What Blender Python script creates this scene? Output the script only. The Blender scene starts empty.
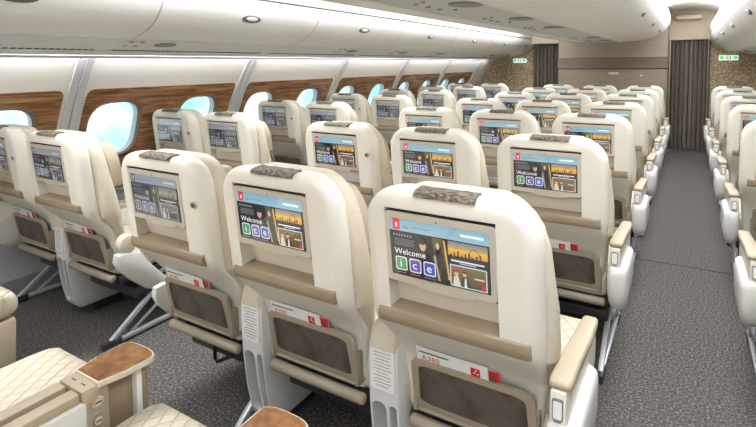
import bpy, bmesh, math, random
from math import sin, cos, pi, radians, sqrt
from mathutils import Vector, Matrix
random.seed(7)
scene = bpy.context.scene
COL = scene.collection

# ------------------------------------------------------------------ materials
def lin(c):
    return tuple(((v/255)/12.92 if v/255 <= .04045 else ((v/255+.055)/1.055)**2.4) for v in c) + (1,)
def mat(name, rgb, rough=.5, metal=0, coat=0, emis=None, estr=0):
    m = bpy.data.materials.new(name); m.use_nodes = True
    b = m.node_tree.nodes['Principled BSDF']
    b.inputs['Base Color'].default_value = lin(rgb)
    b.inputs['Roughness'].default_value = rough
    b.inputs['Metallic'].default_value = metal
    b.inputs['Coat Weight'].default_value = coat
    if emis:
        b.inputs['Emission Color'].default_value = lin(emis); b.inputs['Emission Strength'].default_value = estr
    return m
def nd(m, t, **k):
    n = m.node_tree.nodes.new(t)
    for a, v in k.items(): setattr(n, a, v)
    return n
def lk(m, a, b): m.node_tree.links.new(a, b)
def bsdf(m): return m.node_tree.nodes['Principled BSDF']
def noise_color(m, stops, scale=(1,1,1), nscale=5, detail=4, bump=0, rough=.5, dist=0, bscale=None):
    tc = nd(m, 'ShaderNodeTexCoord'); mp = nd(m, 'ShaderNodeMapping')
    mp.inputs['Scale'].default_value = scale
    lk(m, tc.outputs['Object'], mp.inputs['Vector'])
    n = nd(m, 'ShaderNodeTexNoise'); n.inputs['Scale'].default_value = nscale
    n.inputs['Detail'].default_value = detail; n.inputs['Roughness'].default_value = rough
    n.inputs['Distortion'].default_value = dist
    lk(m, mp.outputs[0], n.inputs['Vector'])
    r = nd(m, 'ShaderNodeValToRGB')
    while len(r.color_ramp.elements) < len(stops): r.color_ramp.elements.new(.5)
    for e, (p, c) in zip(r.color_ramp.elements, stops): e.position = p; e.color = lin(c)
    lk(m, n.outputs[0], r.inputs[0]); lk(m, r.outputs[0], bsdf(m).inputs['Base Color'])
    if bump:
        b = nd(m, 'ShaderNodeBump'); b.inputs['Strength'].default_value = bump
        b.inputs['Distance'].default_value = .002
        lk(m, n.outputs[0], b.inputs['Height']); lk(m, b.outputs[0], bsdf(m).inputs['Normal'])
    return m

M = {}
M['shell'] = mat('seat_shell', (230,226,216), .38)
M['leather'] = mat('cream_leather', (226,214,190), .48)
noise_color(M['leather'], [(.3,(212,202,182)),(.7,(220,211,193))], nscale=60, bump=.15)
M['wing'] = mat('headrest_leather', (188,174,152), .5)
M['taupe'] = mat('taupe_trim', (146,130,106), .42)
M['armpad'] = mat('taupe_arm_leather', (178,163,139), .45)
M['frame'] = mat('pocket_frame', (160,148,130), .4)
M['mesh'] = mat('pocket_mesh', (84,77,70), .55)
noise_color(M['mesh'], [(.4,(70,63,57)),(.6,(98,90,82))], nscale=9, detail=3)
M['recess'] = mat('recess_panel', (222,216,204), .5)
M['bezel'] = mat('screen_bezel', (206,198,184), .32, .25)
M['dark'] = mat('dark_gap', (28,26,25), .6)
M['metal'] = mat('leg_aluminium', (206,208,212), .35, .35)
M['darkmetal'] = mat('beam_metal', (66,66,68), .45, .3)
M['console'] = mat('console_plastic', (222,222,220), .4)
M['grey'] = mat('grey_plastic', (134,135,138), .5)
M['white'] = mat('bright_white', (240,240,238), .4)
M['bin'] = mat('bin_white', (238,238,238), .33)
M['psu'] = mat('service_panel', (222,224,228), .4)
M['ceil'] = mat('ceiling_white', (242,240,236), .6)
M['wallp'] = mat('sidewall_panel', (234,231,226), .5)
M['rib'] = mat('sidewall_rib', (212,212,216), .45)
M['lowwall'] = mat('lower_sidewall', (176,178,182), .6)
M['red'] = mat('red_print', (205,32,44), .5)
M['green'] = mat('green_print', (20,110,80), .5)
M['paper'] = mat('paper', (232,232,232), .5)
M['plate_ink'] = mat('plate_print', (150,148,146), .6)
M['cpsu'] = mat('centre_service_panel', (200,203,207), .45)
M['ring'] = mat('handle_recess', (104,102,102), .4, .2)
M['reveal'] = mat('window_reveal', (122,98,80), .8)
M['ink'] = mat('ink', (60,60,64), .6)
M['magcover'] = mat('magazine_cover', (120,70,60), .4)
M['header'] = mat('cream_header', (226,212,188), .5)
M['gold'] = mat('button_ring', (196,186,170), .25, .8)
M['silver'] = mat('handle_silver', (150,150,152), .3, .7)
M['seam'] = mat('seam_dark', (105,98,90), .6)

# woven headrest strip, mottled grey brown
M['clip'] = mat('woven_clip', (120,108,96), .6)
noise_color(M['clip'], [(.38,(66,58,50)),(.5,(104,93,81)),(.62,(142,132,118))], scale=(1,2.5,1), nscale=90, detail=3, bump=.5)
# quilted leather
def quilt():
    m = mat('quilted_leather', (228,217,192), .5)
    tc = nd(m,'ShaderNodeTexCoord'); sp = nd(m,'ShaderNodeSeparateXYZ'); lk(m, tc.outputs['Object'], sp.inputs[0])
    def tri(sign):
        a = nd(m,'ShaderNodeMath',operation='MULTIPLY'); a.inputs[1].default_value = .6*sign; lk(m, sp.outputs['Y'], a.inputs[0])
        s = nd(m,'ShaderNodeMath',operation='ADD'); lk(m, sp.outputs['X'], s.inputs[0]); lk(m, a.outputs[0], s.inputs[1])
        f = nd(m,'ShaderNodeMath',operation='MULTIPLY'); f.inputs[1].default_value = 1/.043; lk(m, s.outputs[0], f.inputs[0])
        p = nd(m,'ShaderNodeMath',operation='PINGPONG'); p.inputs[1].default_value = .5; lk(m, f.outputs[0], p.inputs[0])
        q = nd(m,'ShaderNodeMath',operation='MULTIPLY'); q.inputs[1].default_value = 9; q.use_clamp = True; lk(m, p.outputs[0], q.inputs[0])
        return q
    a, b = tri(1), tri(-1)
    mn = nd(m,'ShaderNodeMath',operation='MINIMUM'); lk(m,a.outputs[0],mn.inputs[0]); lk(m,b.outputs[0],mn.inputs[1])
    bp = nd(m,'ShaderNodeBump'); bp.inputs['Strength'].default_value=.6; bp.inputs['Distance'].default_value=.006
    lk(m, mn.outputs[0], bp.inputs['Height']); lk(m, bp.outputs[0], bsdf(m).inputs['Normal'])
    r = nd(m,'ShaderNodeValToRGB'); r.color_ramp.elements[0].color = lin((196,184,156)); r.color_ramp.elements[1].color = lin((220,211,190))
    r.color_ramp.elements[1].position=.6
    lk(m, mn.outputs[0], r.inputs[0]); lk(m, r.outputs[0], bsdf(m).inputs['Base Color'])
    return m
M['quilt'] = quilt()
M['carpet'] = mat('speckled_carpet', (95,93,92), .95)
noise_color(M['carpet'], [(.30,(38,37,38)),(.46,(76,74,72)),(.56,(108,104,100)),(.70,(168,162,154))], nscale=95, detail=3, bump=.6, rough=.8)
M['wood'] = mat('walnut_veneer', (120,76,44), .3, coat=.3)
noise_color(M['wood'], [(.28,(86,54,32)),(.45,(134,92,58)),(.56,(168,124,84)),(.70,(200,162,122))], scale=(1.2,1.2,16), nscale=2.6, detail=7, rough=.62, dist=.6)
M['tablewood'] = mat('burr_walnut', (150,96,50), .22, coat=.6)
noise_color(M['tablewood'], [(.25,(92,54,28)),(.5,(138,90,50)),(.75,(176,128,80))], scale=(1,1,1), nscale=16, detail=6, rough=.6, dist=1.2)
M['bulk'] = mat('bulkhead_veneer', (168,152,132), .55)
noise_color(M['bulk'], [(.3,(134,120,102)),(.7,(148,134,116))], scale=(.6,1,14), nscale=4, detail=5)
M['band'] = mat('bulkhead_band', (104,88,74), .5)
M['curtain'] = mat('curtain_fabric', (104,92,84), .85)
noise_color(M['curtain'], [(.3,(108,98,90)),(.7,(138,126,116))], scale=(10,10,1), nscale=6)
M['speck'] = mat('patterned_divider', (110,92,62), .6)
def speck(m):
    tc = nd(m,'ShaderNodeTexCoord'); v = nd(m,'ShaderNodeTexVoronoi'); v.inputs['Scale'].default_value = 34
    lk(m, tc.outputs['Object'], v.inputs['Vector'])
    r = nd(m,'ShaderNodeValToRGB'); e = r.color_ramp.elements
    e[0].position=.34; e[0].color=lin((212,194,158)); e[1].position=.50; e[1].color=lin((164,146,116))
    lk(m, v.outputs['Distance'], r.inputs[0]); lk(m, r.outputs[0], bsdf(m).inputs['Base Color'])
speck(M['speck'])
M['signw'] = mat('sign_white', (230,235,235), .4, emis=(225,235,235), estr=.9)
M['signg'] = mat('sign_green', (40,170,80), .4, emis=(40,200,90), estr=1.0)
def display_mat(name, strength):
    m = mat(name, (6,6,8), .07); bsdf(m).inputs['IOR'].default_value = 2.0
    a = nd(m,'ShaderNodeVertexColor'); a.layer_name = 'Col'
    lk(m, a.outputs['Color'], bsdf(m).inputs['Emission Color']); bsdf(m).inputs['Emission Strength'].default_value = strength
    return m
M['disp'] = display_mat('lit_display', .95)
M['hazedisp'] = display_mat('hazed_display', .6)  # weaker glow, for the screens with reflection haze in their colours
def glass_mat():
    m = bpy.data.materials.new('window_glass'); m.use_nodes = True; nt = m.node_tree; nt.nodes.clear()
    o = nt.nodes.new('ShaderNodeOutputMaterial'); t = nt.nodes.new('ShaderNodeBsdfTransparent'); g = nt.nodes.new('ShaderNodeBsdfGlossy')
    g.inputs['Roughness'].default_value=.05; mx = nt.nodes.new('ShaderNodeMixShader'); mx.inputs[0].default_value=.05
    t.inputs['Color'].default_value=(.95,.98,1,1)
    nt.links.new(t.outputs[0],mx.inputs[1]); nt.links.new(g.outputs[0],mx.inputs[2]); nt.links.new(mx.outputs[0],o.inputs[0])
    return m
M['glass'] = glass_mat()

# ------------------------------------------------------------------ mesh helpers
def to_mesh(name, bm, *mats, sharp=35, smooth=True):
    bmesh.ops.recalc_face_normals(bm, faces=bm.faces[:])
    me = bpy.data.meshes.new(name); bm.to_mesh(me); bm.free()
    for m in mats: me.materials.append(M[m] if isinstance(m, str) else m)
    if smooth:
        me.polygons.foreach_set('use_smooth', [True]*len(me.polygons))
        me.set_sharp_from_angle(angle=radians(sharp))
    return me
def rrect(hx, hy, r, n=5, cx=0, cy=0):
    r = min(r, hx*.999, hy*.999); pts = []
    for (sx, sy, a0) in ((1,1,0),(-1,1,pi/2),(-1,-1,pi),(1,-1,3*pi/2)):
        for k in range(n+1):
            a = a0 + k*pi/2/n
            pts.append((cx+sx*(hx-r)+r*cos(a), cy+sy*(hy-r)+r*sin(a)))
    return pts
def loft(bm, rings, caps=True, mi=0, closed=True):
    vs = [[bm.verts.new(p) for p in r] for r in rings]
    n = len(vs[0])
    for a, b in zip(vs, vs[1:]):
        for i in range(n if closed else n-1):
            j = (i+1) % n
            f = bm.faces.new((a[i], a[j], b[j], b[i])); f.material_index = mi
    if caps and closed:
        f = bm.faces.new(vs[0][::-1]); f.material_index = mi
        f = bm.faces.new(vs[-1]); f.material_index = mi
    return vs
def box(bm, x0, x1, y0, y1, z0, z1, bev=0, seg=2, mi=0, rot=None, piv=None):
    r = bmesh.ops.create_cube(bm, size=1); v = r['verts']
    for p in v: p.co = Vector(((x0+x1)/2 + p.co.x*(x1-x0), (y0+y1)/2 + p.co.y*(y1-y0), (z0+z1)/2 + p.co.z*(z1-z0)))
    fs = list({f for q in v for f in q.link_faces})
    for f in fs: f.material_index = mi
    if bev:
        es = list({e for q in v for e in q.link_edges})
        g = bmesh.ops.bevel(bm, geom=es, offset=bev, segments=seg, profile=.5, affect='EDGES')
        v = list({q for f in g['faces'] for q in f.verts})
        for f in g['faces']: f.material_index = mi
    if rot: 
        bmesh.ops.rotate(bm, verts=v, cent=piv or Vector(((x0+x1)/2,(y0+y1)/2,(z0+z1)/2)), matrix=rot)
    return v
def extr(bm, pts, axis, a, b, mi=0):
    """closed polygon pts (2d) extruded along axis from a to b"""
    def P(p, t):
        return (t, p[0], p[1]) if axis == 'x' else ((p[0], t, p[1]) if axis == 'y' else (p[0], p[1], t))
    loft(bm, [[P(p, a) for p in pts], [P(p, b) for p in pts]], mi=mi)
def tube(bm, path, r, n=10, mi=0, caps=True):
    rings = []; up0 = Vector((0,0,1))
    for i, p in enumerate(path):
        p = Vector(p); d = (Vector(path[min(i+1,len(path)-1)]) - Vector(path[max(i-1,0)])).normalized()
        up = up0 if abs(d.z) < .9 else Vector((0,1,0))
        s = d.cross(up).normalized(); u = s.cross(d).normalized()
        rr = r[i] if isinstance(r, (list, tuple)) else r
        rings.append([p + s*rr*cos(2*pi*k/n) + u*rr*sin(2*pi*k/n) for k in range(n)])
    loft(bm, rings, mi=mi, caps=caps)
def disc(bm, c, r, th, axis='y', n=20, mi=0, r2=None):
    r2 = r2 or r; rings = []
    for t in (0, th):
        ring = []
        for k in range(n):
            a = 2*pi*k/n; u, v = r*cos(a), r2*sin(a)
            ring.append((c[0]+u, c[1]+t, c[2]+v) if axis=='y' else ((c[0]+t, c[1]+u, c[2]+v) if axis=='x' else (c[0]+u, c[1]+v, c[2]+t)))
        rings.append(ring)
    loft(bm, rings, mi=mi)
def boolean(me_a, bm_b, op='DIFFERENCE', cut_mat=None):
    a = bpy.data.objects.new('tmp_a', me_a); COL.objects.link(a)
    bmesh.ops.recalc_face_normals(bm_b, faces=bm_b.faces[:])
    mb = bpy.data.meshes.new('tmp_b'); bm_b.to_mesh(mb); bm_b.free()
    if cut_mat: mb.materials.append(M[cut_mat])
    else:
        mb.materials.append(me_a.materials[0])
    b = bpy.data.objects.new('tmp_b', mb); COL.objects.link(b)
    md = a.modifiers.new('b', 'BOOLEAN'); md.operation = op; md.object = b; md.solver = 'EXACT'
    try: md.material_mode = 'TRANSFER'
    except Exception: pass
    dg = bpy.context.evaluated_depsgraph_get()
    me = bpy.data.meshes.new_from_object(a.evaluated_get(dg))
    bpy.data.objects.remove(a); bpy.data.objects.remove(b)
    me.polygons.foreach_set('use_smooth', [True]*len(me.polygons)); me.set_sharp_from_angle(angle=radians(35))
    return me
def interp(tab, z):
    if z <= tab[0][0]: return tab[0][1]
    for (a, b), (c, d) in zip(tab, tab[1:]):
        if z <= c: return b + (d-b)*(z-a)/(c-a)
    return tab[-1][1]
def text_mesh(body, size, extrude=.0004, bold=0):
    cu = bpy.data.curves.new('t', 'FONT'); cu.body = body; cu.size = size; cu.extrude = extrude; cu.offset = bold
    cu.align_x = 'LEFT'; cu.resolution_u = 2
    o = bpy.data.objects.new('t', cu); COL.objects.link(o)
    dg = bpy.context.evaluated_depsgraph_get()
    me = bpy.data.meshes.new_from_object(o.evaluated_get(dg)); bpy.data.objects.remove(o)
    return me

# ------------------------------------------------------------------ objects
def tag(o, label=None, cat=None, group=None, kind=None):
    if label: o['label'] = label
    if cat: o['category'] = cat
    if group: o['group'] = group
    if kind: o['kind'] = kind
    return o
def obj(name, me, parent=None, loc=(0,0,0)):
    o = bpy.data.objects.new(name, me); COL.objects.link(o); o.location = loc
    if parent: o.parent = parent
    return o
def empty(name, loc, label, cat, group=None):
    o = bpy.data.objects.new(name, None); COL.objects.link(o); o.location = loc; o.empty_display_size = .1
    return tag(o, label, cat, group)
def struct(name, me, loc=(0,0,0)): return tag(obj(name, me, None, loc), kind='structure')

PITCH = 1.1
TILT = .1226
# ---------------------------------------------------------------- seat meshes
YB = [(.30,.205),(.40,.19),(.56,.165),(.62,.118),(.70,.04),(.735,.0245),(1.2,-.0325)]
def yb(z): return interp(YB, z)
SX = -.019      # the screen sits a little left of the seat's centre line

def make_shell():
    bm = bmesh.new(); rings = []
    zs = [.36,.40,.45,.50,.54,.57,.60,.62,.65,.68,.70,.72,.74,.80,.86,.92,.97,1.01,1.03,1.05,1.065,1.075,1.083,1.089,1.092]
    for z in zs:
        if z < .72: w = interp([(.36,.196),(.5,.206),(.60,.216),(.72,.236)], z)
        else: w = .236
        y0, y1 = yb(z), -(z-.935)*TILT + .085
        if z < .72: y1 = max(y1, yb(z)+.05)
        R = .105
        if z > 1.092-R:
            t = z-(1.092-R); w = w - R + sqrt(max(R*R-t*t, 0))
            e = 1.092-z
            if e < .03: y0 += .03-sqrt(.03**2-(.03-e)**2); y1 -= (.03-e)*.3
        hy = (y1-y0)/2
        rings.append([(x, y, z) for x, y in rrect(w, hy, min(.040, hy*.95), 6, -.005, (y0+y1)/2)])
    loft(bm, rings)
    me = to_mesh('back_shell', bm, 'shell')
    # recess for the screen, open down to the shelf
    c = bmesh.new(); rr = []
    x0, x1 = SX-.152, SX+.152
    for z, d in ((.722,.062),(.76,.05),(.85,.034),(.96,.026),(1.04,.024)):
        y = -(z-.935)*TILT
        rr.append([(x0,y-.05,z),(x1,y-.05,z),(x1-.004,y+d,z),(x0+.004,y+d,z)])
    loft(c, rr)
    me = boolean(me, c, cut_mat='recess')
    return me
def make_cushion():
    bm = bmesh.new(); rings = []
    for z in [.44,.50,.60,.64,.68,.72,.80,.88,.96,1.02,1.05,1.07,1.085,1.094,1.099]:
        w = interp([(.44,.200),(.62,.212),(.68,.236),(.80,.236),(.95,.222),(1.2,.205)], z)
        b = -(z-.935)*TILT
        y0 = b+.075; y1 = b + interp([(.44,.20),(.55,.205),(.7,.19),(.9,.17),(1.12,.16)], z)
        if z < .72: y0 = max(y0, yb(z)+.045)
        R = .135
        if z > 1.099-R:
            t = z-(1.099-R); w = w-R+sqrt(max(R*R-t*t*.93,0)); e = 1.099-z
            if e < .03: k = .03-sqrt(.03**2-(.03-e)**2); y0 += k*.6; y1 -= k
        hy = (y1-y0)/2; z -= .008
        rings.append([(x,y,z) for x,y in rrect(w, hy, min(.045,hy*.95), 5, .006, (y0+y1)/2)])
    loft(bm, rings)
    return to_mesh('backrest', bm, 'leather')
def make_headrest():
    bm = bmesh.new(); rings = []
    for z in [.80,.81,.83,.88,.92,.95,.98,1.0,1.015,1.026,1.03]:
        e = min(z-.80, 1.03-z); k = .022-sqrt(max(.022**2-(.022-min(e,.022))**2,0))
        w = .188-k-max(0,(z-.91)/.12)**2*.06; b = -(z-.935)*TILT
        ring = []
        n = 12
        for i in range(n+1):           # front side, wings bend forward
            x = w-2*w*i/n; ring.append((x, b+.198-k*.6+.04*abs(x/w)**3, z))
        for i in range(n+1):
            x = -w+2*w*i/n; ring.append((x, b+.150+k*.6+.03*abs(x/w)**3, z))
        rings.append(ring)
    loft(bm, rings)
    return to_mesh('headrest', bm, 'wing', sharp=60)
def make_clip():
    bm = bmesh.new(); rings = []
    prof = [(-.0165,1.080),(-.0165,1.086),(-.011,1.0915),(.002,1.0945),(.014,1.096),(.026,1.097),(.036,1.0975),(.037,1.092),(.024,1.088),(.0,1.084),(-.006,1.078)]
    wob = [0,.0006,-.0005,.0008,0,-.0006,.0006,0]
    for i in range(9):
        x = -.082+.160*i/8
        rings.append([(x+.004, y-.006+(wob[i%8] if j < 7 else 0), z+(wob[(i+3)%8] if j<7 else 0)) for j,(y,z) in enumerate(prof)])
    loft(bm, rings)
    return to_mesh('headrest_strip', bm, 'clip', sharp=50)
def tiltrot(bm, verts=None):
    """shear the upper-back parts onto the reclined back"""
    for v in (verts or bm.verts): v.co.y += -(v.co.z-.935)*TILT
def make_bezel():
    bm = bmesh.new()
    pts = rrect(.1492,.0955,.010,4,SX,.935)
    ins = rrect(.1478,.0941,.009,4,SX,.935)
    loft(bm, [[(x,.020,z) for x,z in pts],[(x,-.0005,z) for x,z in pts],[(x,-.003,z) for x,z in ins]])
    pts = rrect(.075,.010,.008,3,SX+.02,.842)
    extr(bm, pts, 'y', -.0028, .015)
    pts = rrect(.152,.0985,.010,4,SX,.935)        # black gasket line behind the housing
    extr(bm, pts, 'y', .006, .018, mi=1)
    disc(bm, (SX,-.0036,1.0195), .0022, .002, mi=1, n=10)
    tiltrot(bm)
    return to_mesh('screen_housing', bm, 'bezel','dark')
def make_jack():
    bm = bmesh.new()
    disc(bm, (.190,-.0045,.935), .0135, .008, n=20)
    disc(bm, (.190,-.0075,.935), .0085, .004, n=16, mi=1)
    tiltrot(bm); return to_mesh('coat_hook', bm, 'bezel','ring')
def make_shelf():
    bm = bmesh.new()
    rings = []
    prof = [(.0195,.716),(.0155,.722),(.0135,.738),(.0165,.750),(.026,.757),(.075,.763),(.08,.757),(.05,.72),(.03,.712)]
    for x in (-.205,-.203,.203,.205): 
        k = 0 if abs(x) < .204 else .002
        rings.append([(x, y+k, z) for y,z in prof])
    loft(bm, rings)
    return to_mesh('shelf', bm, 'taupe')
def pocket_y(z): return interp([(.38,.166),(.40,.163),(.56,.130),(.60,.122)], z)
def make_pocket():
    bm = bmesh.new(); cx = .012
    def outline(hx0, hx1, z0, z1, r):
        pts = rrect(1, 1, .22, 5)
        out = []
        for u, v in pts:
            z = (z0+z1)/2 + v*(z1-z0)/2; hx = hx0+(hx1-hx0)*(v+1)/2
            out.append((cx+u*hx, z))
        return out
    o = outline(.182,.176,.398,.566,.03); i = outline(.160,.154,.416,.549,.02)
    a = [bm.verts.new((x, pocket_y(z)-.004, z)) for x,z in o]; b = [bm.verts.new((x, pocket_y(z)-.006, z)) for x,z in i]
    c = [bm.verts.new((x, pocket_y(z)+.010, z)) for x,z in o]; d = [bm.verts.new((x, pocket_y(z)+.006, z)) for x,z in i]
    n = len(a)
    for k in range(n):
        j = (k+1)%n
        for q in ((a,b),(b,d),(d,c),(c,a)): bm.faces.new((q[0][k],q[0][j],q[1][j],q[1][k]))
    # bottom ledge and side gusset back to the shell
    box(bm, cx-.182, cx+.182, .156, .20, .388, .399, .004)
    for s in (-1,1): box(bm, cx+s*.176-.006, cx+s*.176+.006, .150, .185, .39, .50, .003)
    return to_mesh('pocket', bm, 'frame')
def make_pocket_panel():
    bm = bmesh.new(); cx=.012
    rings = []
    for z in [.412,.45,.50,.53,.553]:
        hx = .162-.006*(z-.41)/.14
        rings.append([(cx-hx,pocket_y(z),z),(cx+hx,pocket_y(z),z),(cx+hx,pocket_y(z)+.003,z),(cx-hx,pocket_y(z)+.003,z)])
    loft(bm, rings)
    return to_mesh('mesh_panel', bm, 'mesh')
def make_bar():
    bm = bmesh.new(); cx=.012
    tube(bm, [(cx-.199,.168,.345),(cx-.196,.168,.345),(cx-.19,.168,.345),(cx+.19,.168,.345),(cx+.196,.168,.345),(cx+.199,.168,.345)], [.008,.015,.0185,.0185,.015,.008], 14)
    for s in (-1,1): box(bm, cx+s*.15-.012, cx+s*.15+.012, .165, .30, .337, .352, .003, mi=1)
    return to_mesh('footrest_bar', bm, 'frame','darkmetal', sharp=50)
def make_pan():
    bm = bmesh.new()
    box(bm, -.215,.215,.20,.78,.30,.345,.015)
    return to_mesh('seat_pan', bm, 'darkmetal')
def make_seat_cushion():
    bm = bmesh.new(); rings = []
    for y, k in ((.20,.03),(.21,.01),(.25,0),(.5,0),(.74,0),(.80,.004),(.83,.014),(.845,.035)):
        rings.append([(x,y,z) for x,z in rrect(.218-k*.3,.062-k,.035-k*.5,5,0,.408-k*.15)])
    loft(bm, rings)
    return to_mesh('seat_cushion', bm, 'quilt', sharp=60)
def make_legrest():
    bm = bmesh.new(); rings = []
    for z, k in ((.12,.02),(.13,.008),(.16,0),(.33,0),(.345,.012)):
        y = .79-(.35-z)*.05
        rings.append([(x,yy,z) for x,yy in rrect(.221-k*.4,.048-k*.6,.025,4,0,y)])
    loft(bm, rings)
    return to_mesh('leg_rest', bm, 'wing')
def make_leg():
    bm = bmesh.new()
    box(bm, -.012,.012,.13,.80,.012,.034,.004)                 # floor rail
    box(bm, -.016,.016,.10,.20,.0,.04,.006,mi=1); box(bm,-.016,.016,.70,.80,.0,.03,.006,mi=1)
    def bar(p,q,w,t,mi=0):
        p=Vector(p);q=Vector(q);d=q-p;L=d.length
        v=box(bm,-w/2,w/2,-t/2,t/2,0,L,.003,mi=mi)
        a=math.atan2(-d.y,d.z)
        bmesh.ops.rotate(bm,verts=v,cent=(0,0,0),matrix=Matrix.Rotation(a,3,'X')); bmesh.ops.translate(bm,verts=v,vec=p)
    bar((0,.145,.03),(0,.52,.29),.022,.022); bar((0,.25,.03),(0,.50,.17),.010,.016)
    bar((0,.74,.03),(0,.60,.29),.022,.026)
    # cut-out bracket under the beams
    for a,b in (((0,.42,.30),(0,.64,.30)),((0,.42,.30),(0,.46,.15)),((0,.46,.15),(0,.60,.13)),((0,.60,.13),(0,.64,.30))): bar(a,b,.026,.034)
    return to_mesh('leg', bm, 'metal','darkmetal')
def make_beam():
    bm = bmesh.new()
    for y in (.36,.60): tube(bm, [(-.221,y,.275),(.221,y,.275)], .022, 12)
    box(bm,-.21,.21,.28,.40,.20,.255,.01,mi=0)
    return to_mesh('seat_beam', bm, 'darkmetal')
def make_bracket():
    bm = bmesh.new(); tube(bm, [(-.035,.26,.31),(-.035,.26,.19),(-.025,.26,.18),(.10,.30,.24)], .008, 8)
    return to_mesh('support_bracket', bm, 'dark')
# armrest at local x = s*.27
def make_arm(s):
    out = {}
    X = lambda x: s*x
    bm = bmesh.new(); rings = []
    for y, hw, zt, th in ((.085,.022,.652,.008),(.09,.030,.657,.018),(.11,.033,.660,.026),(.20,.033,.658,.028),(.36,.031,.650,.028),(.46,.029,.644,.026),(.50,.026,.640,.024),(.515,.020,.634,.016),(.52,.010,.628,.006)):
        rings.append([(X(.266+.006*(y>.3))+x*.84, y, z) for x,z in rrect(hw, th/2, min(.010,th*.45), 4, -.010*s, zt-.010-th/2)])
    loft(bm, rings); out['armrest_pad'] = to_mesh('armrest_pad', bm, 'armpad', sharp=50)
    bm = bmesh.new()
    pts = [(.085,.622),(.080,.59),(.084,.50),(.10,.47),(.16,.44),(.45,.45),(.52,.48),(.525,.56),(.51,.606),(.44,.612),(.09,.626)]
    v0 = []
    rings=[]
    for x,k in ((.234,.012),(.238,0),(.273,0),(.277,.012)):
        rings.append([(X(x), y+(.008 if y<.2 else -.008)*(k/.012 if k else 0), z-(k if z>.5 else -k)) for y,z in pts])
    loft(bm, rings); out['armrest_body'] = to_mesh('armrest_body', bm, 'shell')
    bm = bmesh.new()               # small latch window on the rear face
    xc = X(.255)
    extr(bm, rrect(.013,.026,.005,3,xc,.583),'y',.0775,.084)
    extr(bm, rrect(.010,.022,.004,3,xc,.583),'y',.0765,.08,mi=1)
    box(bm, xc-.009,xc+.009,.074,.08,.553,.561,.002,mi=0)
    out['latch'] = to_mesh('latch', bm, 'silver','white')
    bm = bmesh.new(); rings = []   # rounded cup below the arm
    for z,hx,y0,y1 in ((.332,.008,.19,.27),(.336,.017,.15,.31),(.350,.026,.11,.345),(.378,.034,.078,.375),(.42,.039,.062,.392),(.47,.040,.056,.40),(.512,.040,.056,.40),(.535,.038,.060,.395),(.545,.030,.07,.385)):
        rings.append([(x,y,z) for x,y in rrect(hx,(y1-y0)/2,min(hx*.85,.032),5,X(.266),(y0+y1)/2)])
    loft(bm, rings); out['armrest_cover'] = to_mesh('armrest_cover', bm, 'console', sharp=50)
    return out
def make_low_arm(s):
    """aisle armrest swung down beside the cushion"""
    out = {}; X = lambda x: s*x
    bm = bmesh.new(); rings = []
    pts = [(.112,.455),(.118,.492),(.16,.497),(.24,.475),(.31,.380),(.395,.282),(.400,.262),(.385,.246),(.345,.240),(.27,.272),(.19,.345),(.13,.415)]
    sh = 0 if s > 0 else -.032
    for x,k in ((.262,.10),(.266,.0),(.292,.0),(.302,.05),(.306,.16)):
        rings.append([(X(x+sh), y+.02+(.24-y)*k, z+(.37-z)*k) for y,z in pts])
    loft(bm, rings); out['armrest_body'] = to_mesh('armrest_body', bm, 'console', sharp=40)
    bm = bmesh.new(); rings = []
    for x,k in ((.252,.3),(.256,.05),(.26,0),(.290,0),(.298,.08),(.302,.3)):
        rings.append([(X(x), .200+.048*(1-k)*cos(2*pi*i/20), .532+.048*(1-k)*sin(2*pi*i/20)) for i in range(20)])
    loft(bm, rings); hc = to_mesh('hinge_cap', bm, 'leather', sharp=40)
    if s > 0: out['hinge_cap'] = hc
    return out
    return out
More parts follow.
